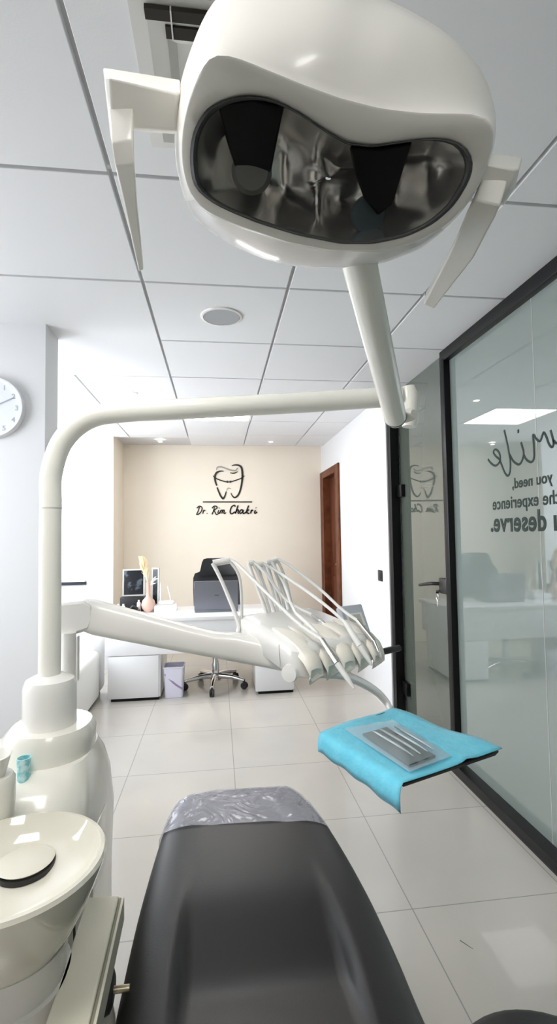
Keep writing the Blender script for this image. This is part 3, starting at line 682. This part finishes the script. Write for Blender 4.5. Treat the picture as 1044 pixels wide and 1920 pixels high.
loft_px([([(905, 306), (966, 318), (956, 348), (938, 372), (902, 364), (890, 335)], .530), ([(905, 304), (974, 316), (962, 350), (942, 382), (898, 370), (888, 335)], .534), ([(905, 285), (979, 295), (966, 350), (944, 386), (898, 374), (888, 335)], .572), ([(908, 290), (974, 300), (962, 346), (942, 380), (902, 368), (892, 335)], .578)], m, TILT)
loft_px([([(905, 330), (952, 338), (938, 385), (890, 375)], .585), ([(888, 370), (940, 380), (926, 410), (874, 400)], .60), ([(858, 440), (901, 456), (886, 486), (845, 470)], .66), ([(799, 546), (824, 558), (813, 579), (794, 571)], .77), ([(802, 556), (818, 564), (810, 576), (798, 570)], .78)], m)
m.build('handle', 'shell', ol, bev=.002)
# swing arm from the pole to the back of the lamp head
pt = onD(668, 470, .70); pb = onD(741, 783, 1.15); ax = (pt-pb).normalized()
m = MB(); m.tube([pb, pt], .0255, n=28, smooth=False); m.build('swing_arm', 'polew', ol)
m = MB(); m.lathe([(.0258, 0), (.0262, .0005), (.0262, .0035), (.0258, .004)], pb, axis=ax, n=28, caps=False); m.build('seam', 'rubber', ol)
m = MB(); m.lathe([(.0001, -.022), (.012, -.02), (.021, -.012), (.0255, 0), (.0001, 0)], pb-ax*.0005, axis=ax, n=28); m.build('end_cap', 'plastic2', ol)
kx = onD(764, 779, 1.165); m = MB(); m.lathe([(.0001, .02), (.010, .02), (.015, .012), (.016, -.01), (.0001, -.01)], kx, axis=(.4, -.9, 0), n=24); m.build('joint_knob', 'shell', ol)
m = MB(); m.tube([pt-ax*.01, pt+V((-.0, -.0, .02)), onD(640, 420, .70)], [.026, .03, .035], n=20); m.build('neck', 'shell', ol)

# ------------------------------------------------------------------ delivery unit (instrument table)
dv = thing('delivery_unit', 'ivory instrument table on a long sloping arm over the chair', 'instrument table', (.1, 1.4, .9))
m = MB(); m.tube([(-.412, 1.44, .90), (-.412, 1.44, 1.06)], .019, n=20, smooth=False); m.build('shaft', 'plastic2', dv)
m = MB(); m.box(-.388, -.385, 1.425, 1.445, .93, 1.05); m.build('cable', 'hose', dv)
m = MB()
poly = [(96, 1135), (120, 1130), (158, 1126), (172, 1135), (176, 1160), (168, 1180), (152, 1186), (140, 1189), (122, 1205), (96, 1205)]
m.rings([[onD(x, y, 1.385) for x, y in poly], [onD(x, y, 1.375) for x, y in [(p[0]*.97+4, p[1]) for p in poly]], [onD(x, y, 1.375) for x, y in poly], [onD(x, y, 1.46) for x, y in poly]][2:]); m.build('elbow', 'plastic2', dv, bev=.008)
m = MB()
secs = [(152, 1126, 1188, 1.375), (168, 1128, 1194, 1.375), (260, 1153, 1212, 1.37), (340, 1175, 1227, 1.36), (400, 1190, 1238, 1.35), (440, 1192, 1246, 1.345), (485, 1202, 1254, 1.33), (525, 1216, 1262, 1.30), (548, 1232, 1264, 1.275), (556, 1244, 1258, 1.265)]
rs = []
for x, y0, y1, D in secs:
    a = onD(x, y0, D); b = onD(x, y1, D); c = (a+b)/2; hv = (a-b)/2; dp = V((.1, 1, 0)).normalized()*.038
    rs.append([c+hv*math.copysign(abs(math.sin(t))**.6, math.sin(t))+dp*(1+math.copysign(abs(math.cos(t))**.6, math.cos(t))) for t in [2*PI*k/24 for k in range(24)]])
MB().rings(rs).build('arm', 'shell', dv)
FL, FR, BL = V((.187, 1.18, 1.045)), V((.445, 1.335, 1.042)), V((.05, 1.48, 1.088))
EF = FR-FL; EB = BL-FL
def U(a, b, z=0): return FL+EF*a+EB*b+V((0, 0, z))
def ulayer(z, ins, rr=.14, n=6):
    """rounded outline of the table, shrunk by ins, at height z over its sloping top"""
    out = []
    for qa, qb, a0 in ((1, 1, 0), (0, 1, PI/2), (0, 0, PI), (1, 0, 1.5*PI)):
        for k in range(n+1):
            t = a0+PI/2*k/n
            a = (1-rr-ins if qa else rr+ins)+rr*math.cos(t); b = (1-rr-ins if qb else rr+ins)+rr*math.sin(t); out.append(U(a, b, z))
    return out
MB().rings([ulayer(-.085, .16), ulayer(-.083, .06), ulayer(-.07, .01), ulayer(-.03, 0), ulayer(-.012, .0), ulayer(-.002, .03), ulayer(0.001, .08)]).build('body', 'plastic2', dv, ang=50)
# seam of the side shell and five rounded holders along the front
m = MB(); ribbon(m, [U(-.001, .25, -.012), U(-.001, .25, -.07)], .003, (-.9, -.43, 0), .001); m.build('seam', 'ped', dv)
for k in range(5):
    a = .05+.19*k
    m = MB(); rs = []
    for b, hz, w in ((.52, .002, .03), (.38, .011, .046), (.22, .011, .056), (.07, .002, .056), (-.03, -.012, .053), (-.075, -.028, .048), (-.085, -.040, .040), (-.05, -.052, .032)):
        c = U(a+.08, b, 0); e = EF.normalized()*(w*.5); 
        rs.append([c-e+V((0, 0, hz-.02)), c-e*.8+V((0, 0, hz-.003)), c+V((0, 0, hz)), c+e*.8+V((0, 0, hz-.003)), c+e+V((0, 0, hz-.02)), c+EB.normalized()*.02+V((0, 0, hz-.04))])
    m.rings(rs); m.build('instrument_holder', 'lobe', dv, ang=60)
MB().lathe([(.0001, .01), (.02, .008), (.022, 0), (.0001, -.01)], U(-.03, .06, -.06), axis=(-.6, -.8, 0), n=24).build('side_knob', 'plastic2', dv)
m = MB(); m.tube([onY(700, 1226, 1.38), onY(713, 1223, 1.38), onY(748, 1215, 1.43)], .0095, n=10); m.build('handle', 'blackp', dv)
# whip arms and the hoses with their handpieces
whips = [((446, 1165, 1.47), (418, 1095, 1.49), (399, 1056, 1.5), (430, 1051, 1.5)), ((500, 1150, 1.52), (480, 1095, 1.53), (466, 1057, 1.54), (474, 1055, 1.54)),
         ((515, 1148, 1.54), (494, 1095, 1.55), (482, 1060, 1.56), (492, 1058, 1.56)), ((528, 1146, 1.56), (512, 1095, 1.57), (500, 1056, 1.58), (508, 1054, 1.58)), ((542, 1144, 1.58), (526, 1095, 1.59), (511, 1053, 1.60), (520, 1050, 1.60))]
for k, w in enumerate(whips):
    p = [onY(*q) for q in w]
    p0 = p[0]-V((0, 0, .03))
    m = MB(); m.tube([p0, p[0], p[1], p[2]], [.012, .011, .009, .011], flat=.6); m.tube([p[2], p[3]], .010, smooth=False)
    m.tube([p[3], p[3]+(p[1]-p[2])*.9+V((.004, 0, 0)), p[0]+V((.012, 0, .0))], [.008, .007, .007], flat=.6)
    m.build('whip_arm', 'plastic2' if k in (0,) else 'hose', dv)
# control panel
q = [onY(634, 1136, 1.47), onY(678, 1131, 1.51), onY(697, 1190, 1.45), onY(656, 1198, 1.41)]
nn = (q[1]-q[0]).cross(q[3]-q[0]).normalized(); nn = nn if nn.y < 0 else -nn
cpn = MB().prism(q, -nn*.02).build('control_panel', 'lgrey', dv, bev=.006)
def cpp(u, v): return q[0]+(q[1]-q[0])*u+(q[3]-q[0])*v+nn*.0005
m = MB().prism([cpp(.16, .28), cpp(.82, .28), cpp(.82, .68), cpp(.16, .68)], nn*.001); m.build('screen_surround', 'hose', cpn)
m = MB().prism([cpp(.24, .33), cpp(.72, .33), cpp(.72, .63), cpp(.24, .63)], nn*.002); m.build('screen', 'screen', cpn)
for uu in (.2, .42, .64):
    MB().prism([cpp(uu, .76), cpp(uu+.16, .76), cpp(uu+.16, .9), cpp(uu, .9)], nn*.003).build('button', 'hose2', cpn)
m = MB(); m.tube([onY(668, 1185, 1.46), onY(655, 1200, 1.44)-V((0, 0, .03)), onY(640, 1210, 1.42)-V((0, 0, .035))], .012); m.build('panel_bracket', 'plastic2', dv)
# tray arm
m = MB(); m.tube([onY(565, 1262, 1.26), onY(610, 1262, 1.24), onY(650, 1268, 1.26), onY(700, 1293, 1.28), onY(730, 1326, 1.27), V((.415, 1.17, .860))], [.02, .02, .02, .018, .014, .006], n=16, flat=.6); m.build('tray_arm', 'plastic2', dv)

hp = [('slim white handpiece with metal shank reaching lowest over the front of the table', 0, (603, 1199, 1.19), (632, 1244, 1.135), (664, 1291, 1.10), [(450, 1062, 1.47), (500, 1112, 1.38), (555, 1165, 1.27)], 'steel', .0075),
      ('white handpiece in the middle slot pointing down beside the rightmost one', 2, (648, 1168, 1.29), (675, 1212, 1.235), (697, 1247, 1.205), [(530, 1078, 1.50), (580, 1112, 1.42), (620, 1143, 1.34)], 'hose2', .008),
      ('curved dark metal handpiece at the right end of the instrument table', 4, (669, 1163, 1.345), (700, 1202, 1.30), (714, 1234, 1.275), [(545, 1062, 1.56), (600, 1105, 1.48), (640, 1142, 1.40)], 'steel', .0075),
      ('short handpiece with dark metal coupling lying across the middle of the table', 1, (585, 1152, 1.46), (600, 1163, 1.42), (612, 1172, 1.39), [(500, 1078, 1.51), (530, 1118, 1.50), (560, 1140, 1.48)], 'steel', .006),
      ('grey handpiece lying back on top of the table behind the slim one', 3, (555, 1150, 1.40), (580, 1172, 1.34), (596, 1188, 1.30), [(520, 1072, 1.54), (535, 1100, 1.50), (545, 1130, 1.45)], 'hose', .006)]
for lab, wi, p0, p1, p2, mid, mt, rr in hp:
    a, b, c = onY(*p0), onY(*p1), onY(*p2)
    t = thing('handpiece', lab, 'dental handpiece', (b.x, b.y, min(a.z, b.z, c.z)), 'handpieces on the instrument table')
    m = MB(); m.tube([a, a.lerp(b, .5), b], [rr*.8, rr, rr*1.05], n=14); m.build('grip', mt, t)
    m = MB(); m.tube([b, b.lerp(c, .6), c], [rr*1.05, rr*.8, rr*.35], n=14); m.build('tip', 'plastic2' if mt != 'steel' or wi == 0 else 'chrome', t)
    top = onY(*whips[wi][3])
    m = MB(); m.tube([top+V((0, 0, .004)), onY(*mid[0]), onY(*mid[1]), onY(*mid[2]), a], .0045, n=10); m.build('hose', 'hose2', t)

# ------------------------------------------------------------------ tray with blue paper and sealed pouch
TZ = .88
tr = thing('instrument_tray', 'thin metal tray under the blue paper bib', 'tray', (.39, 1.04, .86))
c = [onZ(602, 1374, TZ), onZ(735, 1327, TZ), onZ(942, 1407, TZ), onZ(756, 1470, TZ)]
ce = sum(c, V())/4
def inset(f, z): return [V((ce.x+(p.x-ce.x)*f, ce.y+(p.y-ce.y)*f, z)) for p in c]
m = MB(); m.rings([inset(.93, TZ-.012), inset(.965, TZ-.004), inset(.965, TZ-.001), inset(.94, TZ-.001), inset(.92, TZ-.009)]); m.build('pan', 'black', tr, bev=.001)
m = MB(); m.box(ce.x-.03, ce.x+.03, ce.y-.03, ce.y+.03, TZ-.02, TZ-.0125, .003); m.build('mount', 'steel', tr)
bb_ = MB(); nU, nV = 24, 18; grid = []
for i in range(nU+1):
    row = []
    for j in range(nV+1):
        u_, v_ = i/nU, j/nV      # u along left->back/right edge, v from front-left edge (0) to back-right edge (1)
        A = c[0].lerp(c[3], u_); B = c[1].lerp(c[2], u_); p = A.lerp(B, v_)
        p.z = TZ+.0015+.004*math.sin(u_*5+1)*math.sin(v_*6)*(.4+v_)+.005*math.exp(-((v_-.62)/.05)**2)*(.3+.7*u_)+.004*max(0, v_-.8)*5*math.sin(u_*9)
        row.append(p)
    d = (c[0]-c[1]).normalized()          # folded drop along the front-left edge
    for kk_, (o1, o2) in enumerate(((.006, -.004), (.009, -.014), (.010, -.026), (.009, -.038-.010*(i/nU)**3))):
        q_ = c[0].lerp(c[3], i/nU); row.insert(0, V((q_.x+d.x*o1, q_.y+d.y*o1, TZ+o2+.002*math.sin(i*.9)*kk_/3)))
    grid.append(row)
vs_ = [[bb_.bm.verts.new(p) for p in r] for r in grid]
for i in range(nU):
    for j in range(len(grid[0])-1): bb_.bm.faces.new((vs_[i][j], vs_[i+1][j], vs_[i+1][j+1], vs_[i][j+1]))
bib = bb_.build('paper_bib', 'blue', None, ang=60)
so_ = bib.modifiers.new('thickness', 'SOLIDIFY'); so_.thickness = .0012; so_.offset = 1
tag(bib, 'bright blue paper bib spread over the instrument tray', 'paper bib')
pz = TZ+.009
pk = [onZ(645, 1366, pz), onZ(736, 1349, pz), onZ(847, 1416, pz), onZ(768, 1446, pz)]
pcn = sum(pk, V())/4
def pin(f, z): return [V((pcn.x+(p.x-pcn.x)*f, pcn.y+(p.y-pcn.y)*f, z)) for p in pk]
po = thing('sterilisation_pouch', 'clear sealed pouch holding dental instruments on the blue bib', 'pouch', (pcn.x, pcn.y, pz))
def sub(z, f, n=10, amp=0):
    q_ = pin(f, z); out = []
    for a_, b_ in zip(q_, q_[1:]+q_[:1]):
        for k in range(n): out.append(a_.lerp(b_, k/n)+V((0, 0, amp*math.sin(k*2.1))))
    return out
MB().rings([sub(pz-.0015, 1.0), sub(pz-.0005, .98, amp=.001), sub(pz-.0005, .9)]).build('backing_film', 'film2', po)
MB().rings([sub(pz-.0002, 1.0, amp=.001), sub(pz+.002, .92, amp=.0015), sub(pz+.010, .80, amp=.001), sub(pz+.015, .6, amp=.002), sub(pz+.016, .3, amp=.001), sub(pz+.0155, .05)], caps=False).build('film', 'film2', po)
# instruments inside
def pq(u, v, z=0): A = pk[0].lerp(pk[3], v); B = pk[1].lerp(pk[2], v); p = A.lerp(B, u); p.z = pz+z; return p
tag(MB().prism([onZ(680, 1379, pz+.0002), onZ(727, 1366, pz+.0002), onZ(816, 1420, pz+.0002), onZ(767, 1439, pz+.0002)], (0, 0, .004)).build('instrument_cassette', 'reel'), 'dark grey instrument sleeve inside the sealed pouch', 'cassette')
for k, (u_, lab) in enumerate(((.28, 'slim steel instrument in the pouch nearest its left edge'), (.44, 'steel instrument second from the left edge of the pouch'), (.60, 'steel instrument third from the left edge of the pouch'), (.74, 'bright steel instrument nearest the right edge of the pouch'))):
    m = MB(); m.tube([pq(u_, .26, .0085), pq(u_+.01, .36, .0085), pq(u_+.02, .72, .0085), pq(u_+.02, .88, .0075)], [.001, .0032, .0032, .001], n=10)
    tag(m.build('dental_instrument', 'chrome' if k != 1 else 'steel'), lab, 'dental instrument', 'steel instruments sealed in the pouch')

# ------------------------------------------------------------------ dental chair
dc = thing('dental_chair', 'charcoal grey upholstered dental chair stretching away from the viewer', 'dental chair', (.08, .8, 0))
def cushion(secs, nx=26):
    """secs: (y, z, tilt, xl, xr, thickness, dish) — padded section swept along the chair"""
    rs = []
    for y, z, th, xl, xr, t, dish in secs:
        n = V((0, -math.sin(th), math.cos(th))); o = V((0, y, z)); hw = (xr-xl)/2; xc = (xl+xr)/2; ring_ = []
        for k in range(128):
            a = 2*PI*k/128; ca, sa = math.cos(a), math.sin(a)
            x = math.copysign(abs(ca)**.42, ca)*hw; zz = math.copysign(abs(sa)**.75, sa)*t/2
            if sa > 0:
                s_ = abs(x)/hw; e_ = min(1, max(0, (s_-.54)/.12)); e_ = e_*e_*(3-2*e_); zz -= dish*(1-e_)
            ring_.append(o+n*(zz-t/2)+V((xc+x, 0, 0)))
        rs.append(ring_)
    return MB().rings(rs)
ss = [(1.632, .492, 0, .0, .19, .02, 0), (1.628, .50, 0, -.05, .215, .035, 0), (1.615, .512, 0, -.10, .235, .06, 0), (1.59, .518, 0, -.132, .252, .075, 0), (1.52, .52, 0, -.152, .278, .085, 0), (1.41, .52, 0, -.165, .306, .09, 0),
      (1.28, .522, 0, -.175, .325, .1, 0), (1.15, .524, 0, -.182, .338, .11, .006), (1.05, .523, 0, -.185, .345, .12, .022), (.96, .522, 0, -.186, .348, .125, .036), (.88, .522, 0, -.187, .348, .13, .022), (.75, .522, 0, -.19, .35, .13, .002), (.6, .522, 0, -.19, .35, .13, .0), (.45, .522, 0, -.188, .348, .12, .02), (.40, .515, 0, -.18, .34, .09, .01)]
def dense(secs, k):
    out = []
    for i in range(len(secs)-1):
        a = secs[max(i-1, 0)]; b = secs[i]; c_ = secs[i+1]; d = secs[min(i+2, len(secs)-1)]
        for j in range(k):
            t = j/k; out.append(tuple(.5*((2*q)+(r_-p)*t+(2*p-5*q+4*r_-s_)*t*t+(3*q-p-3*r_+s_)*t**3) for p, q, r_, s_ in zip(a, b, c_, d)))
    return out+[secs[-1]]
cushion(dense(ss, 3)).build('seat_cushion', 'vinyl', dc, ang=80)
bs = []
for k in range(12):
    t = k/11; y = .36-.72*t; z = .54+.50*t; bs.append((y, z+.04*math.sin(t*PI), -.62, -.19+.06*t, .35-.06*t, .09 if 0 < k < 11 else .05, .016*math.sin(t*PI)))
bs = [(y, z, -(-.62), a, b, t, d) for y, z, _, a, b, t, d in bs]
cushion(bs).build('backrest', 'vinyl', dc, ang=80)
cushion([(-.37, 1.055, .62, -.03, .19, .05, 0), (-.40, 1.08, .62, -.06, .22, .08, .01), (-.50, 1.15, .62, -.06, .22, .08, .012), (-.56, 1.19, .62, -.04, .20, .05, 0)]).build('headrest', 'vinyl', dc, ang=80)
m = MB(); m.rings([rrect(.08, .95, .15, .50, .06, .36), rrect(.08, .95, .16, .55, .06, .39), rrect(.08, .95, .16, .55, .06, .405)]); m.build('seat_frame', 'plastic2', dc)
m = MB(); m.rings([rrect(.08, .70, .15, .22, .07, .05), rrect(.08, .66, .11, .16, .06, .2), rrect(.08, .66, .11, .16, .06, .362)]); m.build('pedestal', 'plastic2', dc)
m = MB(); m.rings([rrect(.08, .72, .21, .42, .12, 0), rrect(.08, .72, .22, .43, .12, .03), rrect(.08, .72, .19, .39, .12, .055)]); m.build('floor_plate', 'plastic2', dc)
# left armrest
ar = MB(); za = .60
def arq(x0, x1, x2, x3, z): return [V((x0, 1.063, z)), V((x1, 1.06, z)), V((x3, .50, z)), V((x2, .50, z))]
ar.rings([arq(-.264, -.206, -.254, -.190, za-.05), arq(-.266, -.204, -.256, -.188, za-.047), arq(-.266, -.204, -.256, -.188, za-.003), arq(-.264, -.206, -.254, -.190, za)])
arm = ar.build('armrest', 'vinyl2', dc, bev=.003)
m = MB(); m.rings([arq(-.2035, -.199, -.1875, -.183, za-.045), arq(-.2035, -.199, -.1875, -.183, za-.006)]); m.build('armrest_groove', 'groove', arm)
m = MB(); m.rings([arq(-.1985, -.194, -.1825, -.178, za-.048), arq(-.1985, -.194, -.1825, -.178, za-.004)]); m.build('armrest_edge', 'vinyl2', arm)
m = MB(); m.lathe([(.0001, 0), (.030, 0), (.034, .003), (.031, .010), (.022, .014), (.0001, .014)], (-.207, .955, .508), axis=(1, 0, 0), n=36); m.build('pivot_knob', 'rubber', dc)
m = MB(); m.tube([(-.195, .955, .508), (-.165, .955, .508)], .006, smooth=False); m.build('pivot_bolt', 'brass', dc)
m = MB(); m.tube([(-.222, .95, .535), (-.212, .955, .46), (-.205, .93, .40), (-.12, .80, .37)], [.012, .022, .024, .02], n=16); m.build('armrest_bracket', 'plastic', dc)
# clear cover pulled over the foot end
cs = [(y, z+.003, th, xl-.004, xr+.004, t+.007, d) for y, z, th, xl, xr, t, d in dense(ss, 3) if y > 1.40]
cs[0] = (1.637, *cs[0][1:])
cv = cushion(cs)
for v in cv.bm.verts:
    if v.co.z > .5: v.co.z += .0012*math.sin(v.co.x*60+v.co.y*40)+.0012*math.sin(v.co.y*110-v.co.x*30)
bmesh.ops.delete(cv.bm, geom=[f for f in cv.bm.faces if len(f.verts) > 4 and f.calc_center_median().y < 1.5], context='FACES_ONLY')
# skew the open hem: longer on the right side
for v in cv.bm.verts:
    if v.co.y < 1.47: v.co.y -= (.02*(v.co.x-.08)/.25)*(1.47-v.co.y)/.07
cov = cv.build('foot_cover', 'film', None, ang=80)
tag(cov, 'clear wrinkled plastic cover over the foot end of the chair', 'plastic cover')

# ------------------------------------------------------------------ stool at the lower right, sliver on the floor
st = thing('stool', 'dark round operator stool at the lower right corner', 'stool', (.52, .60, 0))
sx, sy = .565, .785
MB().lathe([(.0001, .30), (.17, .30), (.185, .31), (.195, .335), (.19, .358), (.17, .37), (.0001, .373)], (sx, sy, 0), n=48).build('seat', 'vinyl', st)
MB().lathe([(.0001, .10), (.025, .10), (.025, .30), (.0001, .30)], (sx, sy, 0), n=24).build('column', 'chrome', st)
for k in range(5):
    an = 2*PI*k/5+.9; d = V((math.cos(an), math.sin(an), 0)); p = V((sx, sy, 0))+d*.2
    m = MB(); m.tube([V((sx, sy, .11)), V((sx, sy, .09))+d*.1, p+V((0, 0, .07))], [.02, .017, .012]); m.build('base_leg', 'chrome', st)
    q_ = V((-d.y, d.x, 0)); m = MB()
    for sgn in (-1, 1): m.lathe([(.0001, 0), (.024, 0), (.025, .012), (.0001, .014)], p+q_*(sgn*.002)+V((0, 0, .0255)), axis=q_*sgn, n=18)
    m.tube([p+V((0, 0, .03)), p+V((0, 0, .068))], .006, smooth=False); m.build('castor', 'blackp', st)
a = onZ(862, 1763, .0008); b = onZ(886, 1779, .0008)
m = MB(); m.tube([a, a.lerp(b, .4), b], [.0012, .0011, .0006], n=8)
tag(m.build('wire_sliver', 'dgrey'), 'thin dark sliver of wire lying on the floor tiles right of the chair', 'sliver')

# ------------------------------------------------------------------ light
wd = bpy.data.worlds.new('sky'); SC.world = wd; wd.use_nodes = True
bg = wd.node_tree.nodes['Background']; bg.inputs['Color'].default_value = (.955, .965, 1, 1); bg.inputs['Strength'].default_value = 8.4
def portal(name, loc, rot, sx, sy):
    l = bpy.data.lights.new(name, 'AREA'); l.shape = 'RECTANGLE'; l.size = sx; l.size_y = sy; l.cycles.is_portal = True
    o = bpy.data.objects.new(name, l); C.objects.link(o); o.location = loc; o.rotation_euler = rot
portal('portal_office', (-1.64, 5.44, 1.59), (-PI/2, 0, 0), .6, 1.48)
portal('portal_left', (XL-.13, 3.95, 1.55), (0, -PI/2, 0), 1.4, 1.9)
portal('portal_clinic', (XL-.13, 1.6, 1.55), (0, -PI/2, 0), 1.2, 1.2)
SC.view_settings.view_transform = 'Standard'; SC.view_settings.look = 'None'; SC.view_settings.gamma = 1; SC.view_settings.use_curve_mapping = False
SC.view_settings.exposure = 0.22
SC.cycles.max_bounces = 12; SC.cycles.diffuse_bounces = 6; SC.cycles.caustics_reflective = False; SC.cycles.caustics_refractive = False
SC.cycles.transparent_max_bounces = 12
